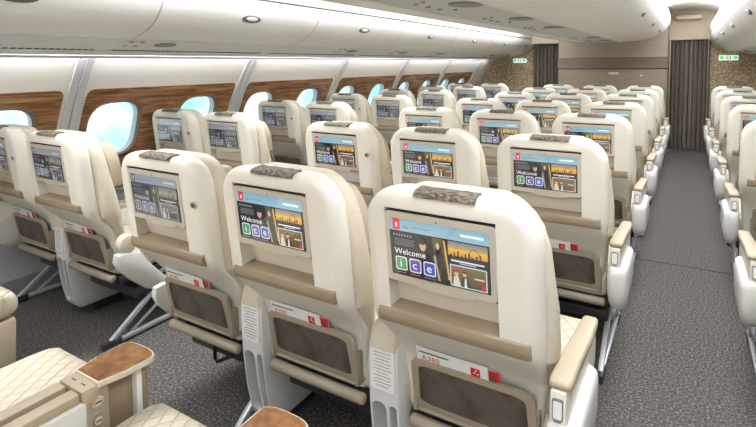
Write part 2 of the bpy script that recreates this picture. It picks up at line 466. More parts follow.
# ------------------------------------------------------------------ display picture (own layout of the shown screen)
def make_display(name, mname, hazed=False):
    W2, H2 = .1345, .0775; CZ = .9375
    bm = bmesh.new(); cl = bm.loops.layers.float_color.new('Col'); layer = [0]
    def tone(c):
        if hazed:
            g = sum(c)/3; c = [g*.62+x*.22+q for x,q in zip(c,(26,30,36))]  # window reflection haze mixed into the picture colours as blue-grey
        return lin(c)
    def P(u, v): return (SX + (u-.5)*2*W2, -.0034-layer[0]*.00006, CZ + (.5-v)*2*H2)
    def poly(uv, rgb, rgb2=None):
        layer[0] += 1
        vs = [bm.verts.new(P(u,v)) for u,v in uv]; f = bm.faces.new(vs)
        vv = [v for u,v in uv]; lo, hi = min(vv), max(vv)
        for lp, (u,v) in zip(f.loops, uv):
            t = (v-lo)/(hi-lo) if rgb2 else 0
            c = [a+(b-a)*t for a,b in zip(rgb, rgb2 or rgb)]
            lp[cl] = tone(c)
    def rect(u0,v0,u1,v1,rgb,rgb2=None): poly([(u0,v0),(u1,v0),(u1,v1),(u0,v1)], rgb, rgb2)
    def ell(u,v,ru,rv,rgb,n=14): poly([(u+ru*cos(2*pi*k/n), v+rv*sin(2*pi*k/n)) for k in range(n)], rgb)
    def rr(u0,v0,u1,v1,r,rgb,rgb2=None):
        a = H2/W2; pts = [(x,(y)) for x,y in rrect((u1-u0)/2,(v1-v0)/2,r,3,(u0+u1)/2,(v0+v1)/2)]
        poly(pts, rgb, rgb2)
    def txt(body, u, v, size, rgb):
        layer[0] += 1
        me = text_mesh(body, size, 0)
        off = len(bm.verts); idx = []
        for vt in me.vertices:
            idx.append(bm.verts.new((P(u,v)[0]+vt.co.x, P(u,v)[1], P(u,v)[2]+vt.co.y)))
        for p in me.polygons:
            try: f = bm.faces.new([idx[i] for i in p.vertices])
            except ValueError: continue
            for lp in f.loops: lp[cl] = tone(rgb)
        bpy.data.meshes.remove(me)
    rect(0,0,1,1,(30,31,36))
    rect(0,0,1,.21,(128,168,186),(146,184,198))
    rect(.04,0,.115,.19,(222,38,52))
    ell(.078,.10,.012,.035,(250,235,235),8); rect(.07,.12,.088,.15,(250,235,235))
    txt('ice', .145,.155,.014,(70,90,104))
    rect(.23,.115,.42,.13,(110,140,156)); rect(.73,.085,.95,.13,(222,238,244))
    for k in range(7): rect(.04+k*.030,.265,.056+k*.030,.30,(150,150,150))
    for k in range(4): rect(.05,.345+k*.032,.27-.015*(k%2),.362+k*.032,(112,114,118))
    # man in a dark suit
    poly([(.22,1),(.26,.62),(.31,.52),(.40,.52),(.45,.66),(.48,1)], (20,21,26),(36,38,46))
    poly([(.325,.52),(.36,.62),(.385,.52)], (90,92,100)); ell(.352,.40,.034,.095,(196,158,138)); ell(.350,.33,.036,.055,(48,36,30))
    # second figure, gold and dark
    poly([(.45,.22),(.55,.22),(.60,.60),(.60,1),(.50,1),(.47,.6)], (94,84,62),(44,40,38))
    poly([(.48,.40),(.52,.30),(.56,.52),(.55,.80),(.51,.80)], (38,36,44)); ell(.505,.36,.018,.06,(206,178,140))
    poly([(.56,.24),(.58,.24),(.62,.9),(.60,.9)], (196,168,98)); poly([(.46,.55),(.475,.5),(.52,.95),(.50,.95)], (170,160,130))
    txt('Welcome', .045,.615,.0225,(245,245,245))
    for u, c, L in ((.05,(66,148,92),'i'),(.20,(104,88,170),'c'),(.35,(58,92,184),'e')):
        rr(u,.66,u+.125,.905,.028,(214,222,226)); rr(u+.010,.682,u+.115,.885,.022,c)
        txt(L, u+(.044 if L == 'i' else .030), .842, .032, (248,248,248))
    for k in range(3): rect(.055+k*.15,.935,.16+k*.15,.95,(120,120,124))
    # sunset picture
    rect(.61,.22,.985,.34,(104,116,134),(190,160,96)); rect(.61,.34,.985,.47,(226,182,70),(216,142,52)); rect(.61,.455,.985,.50,(46,38,40))
    for k in range(9): rect(.63+k*.035,.43-.03*(k%3),.645+k*.035,.47,(66,52,48))
    n=20
    for k in range(n):
        a, b = 2*pi*k/n, 2*pi*(k+1)/n
        poly([(.86+.045*cos(a),.38+.085*sin(a)),(.86+.045*cos(b),.38+.085*sin(b)),(.86+.040*cos(b),.38+.076*sin(b)),(.86+.040*cos(a),.38+.076*sin(a))],(84,70,60))
    rect(.64,.52,.955,.545,(226,226,226)); rect(.72,.56,.88,.575,(190,190,190))
    rr(.625,.60,.975,.965,.012,(206,210,212)); rect(.635,.618,.965,.948,(122,104,70),(86,72,52))
    poly([(.65,.948),(.66,.80),(.70,.78),(.73,.948)], (214,200,176)); ell(.685,.74,.020,.05,(214,176,150)); ell(.685,.70,.026,.028,(196,30,40))
    poly([(.72,.948),(.74,.80),(.78,.77),(.83,.948)], (60,58,62)); ell(.765,.735,.018,.045,(206,170,146)); ell(.765,.70,.020,.02,(40,30,26))
    poly([(.76,.948),(.765,.80),(.78,.80),(.785,.948)], (224,224,224))
    rect(.86,.76,.95,.785,(214,204,176)); rect(.92,.86,.962,.93,(206,40,44))
    tiltrot(bm)
    me = bpy.data.meshes.new(name); bm.to_mesh(me); bm.free(); me.materials.append(M[mname])
    return me
def make_card():
    bm = bmesh.new()
    # sheet follows the pocket; y rises as z falls
    def Y(z): return interp([(.42,.168),(.56,.138),(.612,.122)], z)
    box(bm, -.145,.068,0,.0018,.43,.607,.0006,1)
    box(bm, -.145,.068,-.0004,.0,.585,.589,0,mi=0)
    box(bm, -.138,-.045,-.0006,.0,.590,.5945,0,mi=2)
    box(bm, .018,.045,-.0006,.0,.566,.592,0,mi=1)
    for x,z in ((.026,.575),(.031,.583),(.036,.573)): box(bm,x,x+.005,-.0009,0,z,z+.004,0,mi=0)
    me = text_mesh('A380', .026, 0)
    idx = [bm.verts.new((-.130+v.co.x,-.0006,.567+v.co.y*.9)) for v in me.vertices]
    for p in me.polygons:
        try: f = bm.faces.new([idx[i] for i in p.vertices]); f.material_index = 1
        except ValueError: pass
    for v in bm.verts: v.co.y += .1195+(.607-v.co.z)*.25
    return to_mesh('safety_card', bm, 'paper','red','green', smooth=False)
def make_mag():
    bm = bmesh.new()
    box(bm, -.120,.098,0,.005,.43,.598,.001,1)
    box(bm, .060,.0982,-.0005,.0,.43,.5985,0,mi=1); box(bm, .066,.088,-.0009,.0,.555,.585,0,mi=2)
    for v in bm.verts: v.co.y += .1225+(.607-v.co.z)*.25
    return to_mesh('magazine', bm, 'paper','red','magcover', smooth=False)

SEAT = dict(back_shell=make_shell(), backrest=make_cushion(), headrest=make_headrest(), headrest_strip=make_clip(),
            screen_housing=make_bezel(), shelf=make_shelf(), pocket=make_pocket(), mesh_panel=make_pocket_panel(),
            footrest_bar=make_bar(), seat_pan=make_pan(), seat_cushion=make_seat_cushion(), leg_rest=make_legrest(),
            leg=make_leg(), seat_beam=make_beam(), support_bracket=make_bracket(), coat_hook=make_jack())
ARM = {1: make_arm(1), -1: make_arm(-1), 2: make_low_arm(1), -2: make_low_arm(-1)}
DISP, DISP_HAZED = make_display('display','disp'), make_display('display_hazed','hazedisp',True)
CARD, MAG = make_card(), make_mag()

def place_seat(x, y, label, group, arm=0, hazed=False, hook=False, leg=0):
    r = empty('passenger_seat', (x, y, 0), label, 'seat', group)
    for n in ('back_shell','backrest','headrest','headrest_strip','shelf','footrest_bar','seat_pan','seat_cushion','leg_rest','seat_beam'):
        obj(n, SEAT[n], r)
    h = obj('screen_housing', SEAT['screen_housing'], r)
    d = obj('display', DISP_HAZED if hazed else DISP, h)
    if hazed: d['label'] = 'seat-back display greyed by painted reflection haze'
    p = obj('pocket', SEAT['pocket'], r); obj('mesh_panel', SEAT['mesh_panel'], p)
    if hook: obj('coat_hook', SEAT['coat_hook'], r)
    if leg: obj('leg', SEAT['leg'], r, (leg*.2,0,0))
    if arm == -2: obj('support_bracket', SEAT['support_bracket'], r)
    if arm:
        for n, me in ARM[arm].items(): obj(n, me, r)
    return r
# ---------------------------------------------------------------- console between two seats
def make_console():
    out = {}
    bm = bmesh.new()
    side = [(.235,.065),(.21,.09),(.185,.20),(.168,.34),(.162,.50),(.166,.545),(.20,.556),(.30,.560),(.64,.560),(.64,.36),(.56,.33),(.56,.09),(.54,.065)]
    rings = []
    for x,k in ((-.0555,.006),(-.051,0),(.051,0),(.0555,.006)):
        cy, cz = .38,.35
        rings.append([(x, y+(k if y<cy else -k), z+(k if z<cz else -k)) for y,z in side])
    loft(bm, rings); me = to_mesh('console_body', bm, 'console')
    c = bmesh.new()
    extr(c, rrect(.0255,.126,.022,5,-.0185,.232), 'y', .05, .26); extr(c, rrect(.0125,.120,.011,5,.0315,.238), 'y', .05, .26)
    me = boolean(me, c, cut_mat='console'); out['console_body'] = me
    bm = bmesh.new()      # rib dividing the grab opening, with the wider pale jamb on its left
    rings = [[(x,y,z) for x,y in rrect(.0055,.02,.004,3,.0125,yy)] for yy,z in ((.228,.115),(.203,.2),(.19,.30),(.188,.352))]
    loft(bm, rings)
    out['grip_rib'] = to_mesh('grip_rib', bm, 'console')
    bm = bmesh.new(); rings = []     # pointed cream end cap
    for z,w,y0,y1 in ((.535,.051,.156,.30),(.565,.051,.158,.31),(.590,.047,.163,.31),(.610,.038,.172,.30),(.624,.024,.183,.28),(.630,.010,.193,.25)):
        rings.append([(x,y,z) for x,y in rrect(w,(y1-y0)/2,min(w*.8,.02),4,0,(y0+y1)/2)])
    loft(bm, rings); out['end_cap'] = to_mesh('end_cap', bm, 'leather', sharp=60)
    bm = bmesh.new()
    extr(bm, rrect(.042,.066,.006,3,0,.470),'y',.158,.17)
    for k in range(11):
        w = (.032,.030,.024,.031,.027,.033,.020,.030,.028,.031,.022)[k]
        box(bm,-w,w,.1572,.1585,.524-k*.0105-.0010,.524-k*.0105+.0010,mi=1)
    out['placard'] = to_mesh('placard', bm, 'white','plate_ink')
    bm = bmesh.new(); box(bm,-.02,.02,.34,.50,0,.08,.004); out['floor_bracket'] = to_mesh('floor_bracket', bm, 'darkmetal')
    bm = bmesh.new()
    for s in (-1,1): box(bm, s*.031-.021, s*.031+.021, .27,.625,.560,.586,.006)
    box(bm,-.054,.054,.628,.672,.545,.587,.004)
    out['armrest_pad'] = to_mesh('armrest_pad', bm, 'armpad')
    bm = bmesh.new()
    box(bm,-.010,.010,.29,.60,.558,.568,0)
    for s in (-1,1): box(bm, s*.022-.009, s*.022+.009,.648,.651,.586,.5875,0)
    out['slot'] = to_mesh('slot', bm, 'dark')
    bm = bmesh.new()
    box(bm,-.050,.050,.640,.700,.30,.58,.004)
    box(bm,-.026,.026,.69,.80,.30,.58,.003,mi=1)
    box(bm,-.048,.048,.780,.797,.30,.58,.002,mi=2)
    box(bm,-.048,.048,.797,.815,.30,.58,.004,mi=1)
    out['console_front'] = to_mesh('console_front', bm, 'frame','taupe','white')
    bm = bmesh.new()
    for q in (-1,1): disc(bm,(q*.050-.004,.668,0),.0155,.008,axis='x',n=20); disc(bm,(q*.050-.0055,.668,0),.0105,.011,axis='x',n=16,mi=1); box(bm,q*.050-.0062,q*.050+.0062,.660,.676,-.002,.002,mi=2)
    keep = []
    for q in (1,-1):
        b2 = bm.copy(); bmesh.ops.delete(b2, geom=[v for v in b2.verts if v.co.x*q < 0], context='VERTS'); keep.append(to_mesh('button', b2, 'gold','bezel','ink'))
    bm.free(); out['button'], out['button_left'] = keep
    # wooden cocktail table: straight sides, rounded nose
    def plan(k):
        pts = []
        for i in range(13):
            a = -pi/2*0 + pi*i/12
            pts.append(((.073-k)*math.copysign(abs(cos(a))**.7,cos(a)), .806+(.034-k)*abs(sin(a))**.8))
        pts += [(-.070+k,.74),(-.055+k,.668+k),(.055-k,.668+k),(.070-k,.74)]
        return pts
    bm = bmesh.new()
    loft(bm, [[(x,y,z) for x,y in plan(k)] for z,k in ((.570,.010),(.577,.001),(.586,0),(.591,.002))])
    out['table_rim'] = to_mesh('table_rim', bm, 'leather')
    bm = bmesh.new(); loft(bm, [[(x,y,z) for x,y in plan(.006)] for z in (.588,.5925)])
    out['table_top'] = to_mesh('table_top', bm, 'tablewood')
    return out
CONS = make_console()
def place_console(x, y, label, group):
    r = empty('seat_console', (x,y,0), label, 'console', group)
    for n, me in CONS.items():
        if n == 'table_top': continue
        if n.startswith('button'):
            for z in (.540,.490): obj('button', me, r, (0,0,z))
            continue
        o = obj(n, me, r)
        if n == 'table_rim': obj('table_top', CONS['table_top'], o)
    return r

ROWN = {0:'at the bottom edge', 1:'in the first full row', 2:'in the second row', 3:'in the third row', 4:'in the fourth row',
        5:'in the fifth row', 6:'in the next-to-last row', 7:'in the last row'}
CX = (-.541,.02,.581); LX = (-2.122,-1.561); RX = (1.583,2.144)
YL, YR = .129, .112
SKIP = set()
def cards(x, y, where, row):
    tag(obj('safety_card', CARD, None, (x,y,0)), 'white card in the pocket behind '+where, 'safety card', 'safety cards in seat pockets')
    tag(obj('magazine', MAG, None, (x,y,0)), 'red-edged magazine in the pocket behind '+where, 'magazine', 'magazines in seat pockets')
for row in range(0, 8):
    y = (row-1)*PITCH
    # centre block of three
    for i, x in enumerate(CX):
        if ('C', i, row) in SKIP or (row == 0 and i == 2): continue
        side = ('left aisle','middle','right aisle')[i]
        w = f'the centre {side} seat {ROWN[row]}'
        place_seat(x, y, 'cream leather '+w[4:]+' with taupe trim', 'seats of the centre block', arm=(-2,0,1)[i], hazed=(i == 0 and row == 1), hook=(i == 0), leg=(1,0,1)[i])
        if 1 <= row <= 3: cards(x, y, w, row)
    for i, x in enumerate((-.2605,.3005)):
        if ('K', i, row) in SKIP: continue
        place_console(x, y, f"white console between the {('left and middle','middle and right')[i]} centre seats {ROWN[row]}", 'consoles of the centre block')
    # left pair
    for i, x in enumerate(LX):
        if ('L', i, row) in SKIP: continue
        if row == 0 and i == 0: continue
        w = f"the left-pair {('window','aisle')[i]} seat {ROWN[row]}"
        place_seat(x, y+YL, 'cream leather '+w[4:]+' with taupe trim', 'seats of the left window pairs', arm=(-1,2)[i], hazed=True, hook=(i == 0), leg=(-1,1)[i])
        if 1 <= row <= 2: cards(x, y+YL, w, row)
    if row and ('J',0,row) not in SKIP: place_console(-1.8415, y+YL, f'white console between the left-pair seats {ROWN[row]}', 'consoles of the left pairs')
    # right pair
    if row >= 1:
        for i, x in enumerate(RX):
            if ('R', i, row) in SKIP: continue
            w = f"the right-pair {('aisle','window')[i]} seat {ROWN[row]}"
            place_seat(x, y+YR, 'cream leather '+w[4:]+' with taupe trim', 'seats of the right window pairs', arm=(-1,1)[i], leg=(-1,1)[i])
        if ('Q',0,row) not in SKIP: place_console(1.8635, y+YR, f'white console between the right-pair seats {ROWN[row]}', 'consoles of the right pairs')

# ------------------------------------------------------------------ room shell
Y0, Y1 = -3.85, 8.5
bm = bmesh.new(); box(bm,-2.75,2.75,Y0-.1,9.6,-.06,0); struct('floor', to_mesh('floor', bm, 'carpet', smooth=False))
bm = bmesh.new()
for x0,x1 in ((.76,1.42),(-1.42,-.76)): box(bm,x0,x1,2.888,2.902,0,.0015)
struct('trim_1', to_mesh('carpet_seam', bm, 'dark', smooth=False))

WX = [(0,-2.46),(.15,-2.49),(.45,-2.52),(.62,-2.515),(.72,-2.49),(.85,-2.45),(1.0,-2.405),(1.15,-2.335),(1.3,-2.25),(1.42,-2.175),(1.52,-2.10),(1.60,-2.04)]
def wx(z): return interp(WX, z)
P0, PP = .647, 1.426
pillars = [P0+PP*k for k in range(-3,6)]
wins = [(p+.316, p+.316+.713) for p in pillars]
WINY = [w for a,b in wins[:-1] for w in (a,b)]
def slab(y0, y1, z0, z1, off0, off1, ny=1, dz=.03):
    """curved slab lying on the sidewall profile between offsets (towards the cabin positive)"""
    bm = bmesh.new(); n = max(2, int((z1-z0)/dz)); zs = [z0+(z1-z0)*i/n for i in range(n+1)]
    prof = [(wx(z)+off1, z) for z in zs] + [(wx(z)+off0, z) for z in reversed(zs)]
    rings = [[(x, y0+(y1-y0)*j/ny, z) for x,z in prof] for j in range(ny+1)]
    loft(bm, rings); return bm
def wincut(bm, yc, hy=.200, hz=.200, zc=.966, x0=-2.8, x1=-2.2):
    rings = []
    for x in (x0, x1):
        ring = []
        for k in range(32):
            a = 2*pi*k/32
            u = math.copysign(abs(cos(a))**.62, cos(a)); v = math.copysign(abs(sin(a))**.62, sin(a))
            ring.append((x, yc+hy*u, zc+hz*v))
        rings.append(ring)
    loft(bm, rings)
me = to_mesh('wall', slab(Y0, Y1+.1, 0, 1.6, -.09, 0), 'wallp')
c = bmesh.new()
for w in WINY: wincut(c, w)
me = boolean(me, c, cut_mat='rib')
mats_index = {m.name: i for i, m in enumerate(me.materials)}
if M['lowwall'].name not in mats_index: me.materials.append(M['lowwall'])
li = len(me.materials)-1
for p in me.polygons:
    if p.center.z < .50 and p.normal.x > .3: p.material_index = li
WALL_ME = me
def mirror_mesh(me):
    m2 = me.copy(); m2.transform(Matrix.Scale(-1,4,(1,0,0))); m2.flip_normals(); return m2
struct('wall_left', WALL_ME); struct('wall_right', mirror_mesh(WALL_ME))
# ledge, kick rail
def both(name, bm, *mats):
    me = to_mesh(name, bm, *mats); struct(name+'_left', me); struct(name+'_right', mirror_mesh(me))
both('baseboard', slab(Y0,Y1,.0,.09,0,.02), 'grey')
bm = slab(Y0,Y1,.50,.515,0,.012)
both('trim_ledge', bm, 'rib')
# veneer panels: upper panel with two windows, lower strip beneath the pale groove
def wood_panel():
    me = to_mesh('veneer', slab(.072, PP-.072, .50, 1.30, -.002, .010), 'wood')
    c = bmesh.new(); extr(c, rrect((PP-.144)/2-.003, (1.262-.665)/2, .045, 5, PP/2, (1.262+.665)/2), 'x', -2.8, -2.0)
    up = boolean(me, c, 'INTERSECT', 'wood')
    c = bmesh.new(); wincut(c, .316, .202,.202); wincut(c, .316+.713, .202,.202)
    up = boolean(up, c, cut_mat='seam')
    return up
WOOD = wood_panel()
LOW = to_mesh('veneer_strip', slab(.07, PP-.07, .518, .615, -.002, .012), 'wood')
GRV = to_mesh('pale_groove', slab(.02, PP-.02, .56, .566, .010, .014), 'white')
def rim_mesh(yc):
    bm = bmesh.new(); rings = []
    for dx, g in ((-.024,-.008),(-.024,-.002),(-.02,.004),(.008,.006),(.016,.003),(.017,-.001),(.008,-.006),(-.008,-.005),(-.021,-.008)):
        ring = []
        for k in range(40):
            a = 2*pi*k/40
            u = math.copysign(abs(cos(a))**.62, cos(a)); v = math.copysign(abs(sin(a))**.62, sin(a))
            z = .966+(.200+g)*v
            ring.append((wx(z)+dx, yc+(.200+g)*u, z))
        rings.append(ring)
    loft(bm, rings, caps=False); return bm
RIM = to_mesh('window_surround', rim_mesh(0), 'reveal')
def pane_mesh():
    bm = bmesh.new(); ring=[]
    for k in range(40):
        a = 2*pi*k/40
        u = math.copysign(abs(cos(a))**.62, cos(a)); v = math.copysign(abs(sin(a))**.62, sin(a))
        z = .966+.196*v; ring.append((wx(z)-.022, .196*u, z))
    c = bm.verts.new((wx(.966)-.022,0,.966)); vs=[bm.verts.new(p) for p in ring]
    for i in range(40): bm.faces.new((c,vs[i],vs[(i+1)%40]))
    return to_mesh('pane', bm, 'glass')
PANE = pane_mesh()
rib_bm = slab(-.05,-.003,.50,1.50,0,.012); b2 = slab(.003,.05,.50,1.50,0,.018)
RIB = to_mesh('rib', rib_bm, 'rib'); RIB2 = to_mesh('rib2', b2, 'rib'); 
RIBS = to_mesh('rib_seam', slab(-.003,.003,.50,1.50,0,.006), 'seam')
def mm(me, side): return me if side < 0 else mirror_mesh(me)
n_win = 0; n_trim = 10
for side in (-1,1):
    W_, L_, G_, R_, PN, RB, RB2, RS = [mm(m, side) for m in (WOOD, LOW, GRV, RIM, PANE, RIB, RIB2, RIBS)]
    for k, p in enumerate(pillars[:-1]):
        t = struct(f'trim_{n_trim}', W_, (0,p,0)); n_trim += 1
        obj('veneer_strip', L_, t); obj('groove', G_, t)
        for w in (.316,.316+.713):
            n_win += 1
            r = struct(f'window_{n_win}', R_, (0,p+w,0)); obj('pane', PN, r)
    for p in pillars:
        r = struct(f'trim_{n_trim}', RB, (0,p,0)); n_trim += 1
        obj('rib', RB2, r); obj('seam', RS, r)

# rear end wall behind the camera, keeps the cabin closed
bm = bmesh.new(); box(bm,-2.75,2.75,Y0-.08,Y0,0,2.6); struct('wall_back', to_mesh('wall_back', bm, 'header', smooth=False))
# ceiling vault over both aisles
bm = bmesh.new()
vault = [(-2.2,1.62),(-1.9,1.9),(-1.62,2.10),(-1.40,2.20),(-1.10,2.24),(-.86,2.215)]
loft(bm, [[(x,y,z) for x,z in vault]+[(x,y,z+.05) for x,z in reversed(vault)] for y in (Y0, 9.6)])
vl = to_mesh('ceiling_vault', bm, 'ceil'); struct('ceiling', vl); struct('ceiling', mirror_mesh(vl))
bm = bmesh.new(); box(bm,-.86,.86,Y0,9.6,2.2,2.25); struct('ceiling', to_mesh('ceiling_centre', bm, 'ceil', smooth=False))

# ------------------------------------------------------------------ overhead bins (outboard)
BP = 1.37; B0 = .636
door = [(-1.345,1.835),(-1.350,1.80),(-1.362,1.76),(-1.385,1.715),(-1.42,1.672),(-1.47,1.632),(-1.53,1.603),(-1.60,1.580),(-1.65,1.568)]
psu = [(-1.652,1.566),(-1.75,1.545),(-1.88,1.520),(-2.0,1.498),(-2.072,1.482)]
lip = [(-2.075,1.481),(-2.085,1.466),(-2.095,1.464),(-2.10,1.475)]
fascia = [(-1.345,1.849),(-1.338,1.88),(-1.336,1.93),(-1.350,1.97),(-1.385,2.01),(-1.44,2.045),(-1.52,2.065)]
def strip(prof, y0, y1, th, mat_, name, mirror=False, flip=1):
    """curved strip of constant thickness: prof is the visible side, th thickness away from the cabin"""
    bm = bmesh.new(); inner = []
    for i, (x,z) in enumerate(prof):
        a = prof[max(i-1,0)]; b = prof[min(i+1,len(prof)-1)]
        d = Vector((b[0]-a[0], b[1]-a[1])).normalized(); n = Vector((-d.y, d.x))*flip
        inner.append((x+n.x*th, z+n.y*th))
    ring = prof + inner[::-1]
    loft(bm, [[(x,y,z) for x,z in ring] for y in (y0,y1)])
    return to_mesh(name, bm, mat_, sharp=30)
SEAMP = [(x-.014,z+.012) for x,z in [(-1.345,1.90)]+door]
SEAM = strip(SEAMP, 0, .014, .004, 'seam', 'seam', flip=-1)
TOPS = strip([(-1.362,1.87),(-1.362,1.81)], 0, BP, .004, 'seam', 'door_gap', flip=-1)
DOOR = strip(door, .010, BP, .02, 'bin', 'bin_door', flip=-1)
PSU = strip(psu, .002, BP-.002, .015, 'psu', 'service_panel', flip=-1)
LIP = strip(lip, 0, BP, .015, 'rib', 'light_lip', flip=-1)
FAS = strip(fascia, .002, BP-.002, .015, 'ceil', 'bin_fascia', flip=1)
def hold(prof, x):   # z on a profile
    pr = sorted(prof); return interp(pr, x)
def oval_on(prof, x, y, ru, rv, th, mname, name, n=20, ang=0):
    bm = bmesh.new(); z = hold(prof, x); sl = (hold(prof,x+.02)-hold(prof,x-.02))/.04
    rings = []
    for t, k in ((.004,1),(-th,1),(-th-.001,.85)):
        rings.append([(x+ru*k*cos(2*pi*i/n), y+rv*k*sin(2*pi*i/n), z+sl*ru*k*cos(2*pi*i/n)+t) for i in range(n)])
    loft(bm, rings); return to_mesh(name, bm, mname)
def handle_mesh(x, z, nx, nz):
    """flush paddle handle with a chrome lip, centred at y=BP/2"""
    bm = bmesh.new(); rings = []
    T = Vector((-nz,0,nx)); N = Vector((nx,0,nz)); c = Vector((x,BP/2,z))
    for d, k, mi in ((-.002,1.0,0),(.005,1.0,0),(.007,.86,0)):
        rings.append([c+N*d + T*(.026*k*sin(2*pi*i/24)) + Vector((0,.082*k*cos(2*pi*i/24),0)) for i in range(24)])
    loft(bm, rings)
    rings = []
    for d,k in ((.006,.9),(.012,.8),(.013,.6)):
        rings.append([c+N*d + T*(.005+.016*k*sin(2*pi*i/24)) + Vector((0,.058*k*cos(2*pi*i/24),0)) for i in range(24)])
    loft(bm, rings, mi=1)
    return to_mesh('bin_handle', bm, 'ring','bin')
HAND = handle_mesh(-1.388,1.714,.82,-.57)
BINN = ['nearest, mostly out of frame','with the first visible handle','second from the camera','third from the camera','fourth from the camera','fifth from the camera','farthest, beside the curtain']
SPK = oval_on(psu,-1.75,0,.045,.075,.004,'grey','speaker_grille')
BTN = oval_on(psu,-1.80,0,.011,.014,.004,'silver','reading_light')
BTN2 = oval_on(psu,-1.70,0,.011,.014,.004,'silver','reading_light')
bm = bmesh.new()
zz = hold(psu,-1.929)
for k in range(34):
    y = .05+k*(BP-.10)/34; box(bm,-1.943,-1.915,y,y+.021,zz-.003,zz+.006)
VENT = to_mesh('air_vent', bm, 'ink', smooth=False)
def bins(side):
    S = [mm(m, side) for m in (DOOR,PSU,LIP,FAS,HAND,SPK,BTN,BTN2,VENT,SEAM,TOPS)]
    ks = range(-2,6)
    for k in ks:
        y = B0+BP*k
        if y > 8.3: continue
        where = {-1:'leftmost in the photo',0:'with its handle near the top left',1:'third along from the left',2:'fourth along from the left',3:'fifth along from the left',4:'sixth along from the left',5:'farthest, ending beside the exit sign',-2:'just behind the camera',-3:'far behind the camera'}[k]
        if side > 0: where = {5:'farthest, beside the right exit sign',4:'second from the right exit sign',3:'third from the right exit sign',2:'at the right edge of the photo'}.get(k, f'beyond the right edge, place {k+4} from behind the camera')
        r = empty('overhead_bin', (0,y,0), f"{'left' if side<0 else 'right'} overhead bin, {where}", 'overhead bin', 'outboard overhead bins')
        if k == 5: r.scale = (1,(8.495-y)/BP,1)
        d = obj('bin_door', S[0], r); obj('handle', S[4], d); obj('seam', S[9], r); obj('door_gap', S[10], r)
        p = obj('service_panel', S[1], r); obj('light_lip', S[2], r); obj('bin_fascia', S[3], r)
        yo = ((.93+1.05*round((y+.55-.93)/1.05+.5)) - y)
        for yy in [.93+1.05*j-y for j in range(-5,9)]:
            if .08 < yy < BP-.08:
                obj('speaker_grille', S[5], p, (0,yy,0))
                for q in (-.24,-.17): obj('reading_light', S[6], p, (0,yy+q,0)); obj('reading_light', S[7], p, (0,yy+q-.02,0))
        obj('air_vent', S[8], p)
SHOWR = (2,3,4,5)
bins(-1); bins(1)

# ------------------------------------------------------------------ centre bins
cpsu = [(-.21,1.710),(.21,1.710)]
cdoor = [(.214,1.710),(.30,1.712),(.40,1.718),(.50,1.730),(.60,1.750),(.68,1.778),(.745,1.815),(.79,1.86),(.82,1.91),(.84,1.96),(.848,2.0)]
ctop = [(.849,2.012),(.85,2.05),(.83,2.12),(.80,2.197)]
CE = 7.84
CD = strip(cdoor,.004,BP-.004,.02,'bin','centre_bin_door',flip=1)
CT = strip(ctop,0,BP,.015,'ceil','bin_fascia',flip=1)
CP = strip(cpsu,.0,BP,.02,'cpsu','service_panel',flip=1)
CG = strip([(.832,1.99),(.835,2.03)],0,BP,.004,'seam','door_gap',flip=1)
CD2, CT2 = mirror_mesh(CD), mirror_mesh(CT)
bm = bmesh.new()
def chand():
    c = Vector((.745,BP/2,1.815)); T = Vector((.66,0,.75)); N = Vector((.75,0,-.66)); rings=[]
    for d,k in ((-.002,1),(.005,1),(.007,.86)): rings.append([c+N*d+T*(.022*k*sin(2*pi*i/20))+Vector((0,.055*k*cos(2*pi*i/20),0)) for i in range(20)])
    loft(bm, rings)
    for s in (-.07,.07):
        rings=[]
        for d,k in ((-.002,1),(.005,1)): rings.append([c+Vector((0,s,0))+N*d+T*(.010*k*sin(2*pi*i/12))+Vector((0,.010*k*cos(2*pi*i/12),0)) for i in range(12)])
        loft(bm, rings)
chand(); CH = to_mesh('bin_handle', bm, 'ring')
CH2 = mirror_mesh(CH)
flat = [(-.4,1.708),(.4,1.708)]
CS = oval_on(flat,.12,0,.085,.11,.005,'grey','speaker_grille'); CB = oval_on(flat,-.09,0,.014,.016,.004,'silver','reading_light'); CB2 = oval_on(flat,-.02,0,.010,.012,.004,'silver','reading_light')
bm = bmesh.new()
for s in (-1,1): box(bm, s*.214-.006, s*.214+.006, 0, BP, 1.703, 1.72)
CSM = to_mesh('seam', bm, 'white', smooth=False)
for k in range(-2,6):
    y = B0+BP*k-.3
    if y+BP > 8.1: continue
    where = {4:'farthest, touching the partition',3:'second from the partition',2:'third from the partition',1:'fourth from the partition',0:'fifth from the partition, cut by the top edge'}.get(k, 'above or behind the camera'+(', farther back' if k<-1 else ''))
    r = empty('overhead_bin', (0,y,0), f'centre overhead bin, {where}', 'overhead bin', 'centre overhead bins')
    a = obj('bin_door', CD, r); obj('handle', CH, a); b = obj('bin_door', CD2, r); obj('handle', CH2, b)
    obj('door_gap', CG, r)
    obj('bin_fascia', CT, r); obj('bin_fascia', CT2, r)
    p = obj('service_panel', CP, r); obj('seam', CSM, p)
    for yy in [.30+1.0*j-y for j in range(-5,9)]:
        if .22 < yy < BP-.22 or (k == 4 and .1 < yy < BP-.1 and False):
            obj('speaker_grille', CS, p, (0,yy,0))
            for q in (-.14,0,.14): obj('reading_light', CB, p, (0,yy+q,0))
            for q in (-.20,.20): obj('reading_light', CB2, p, (0,yy+q,0))

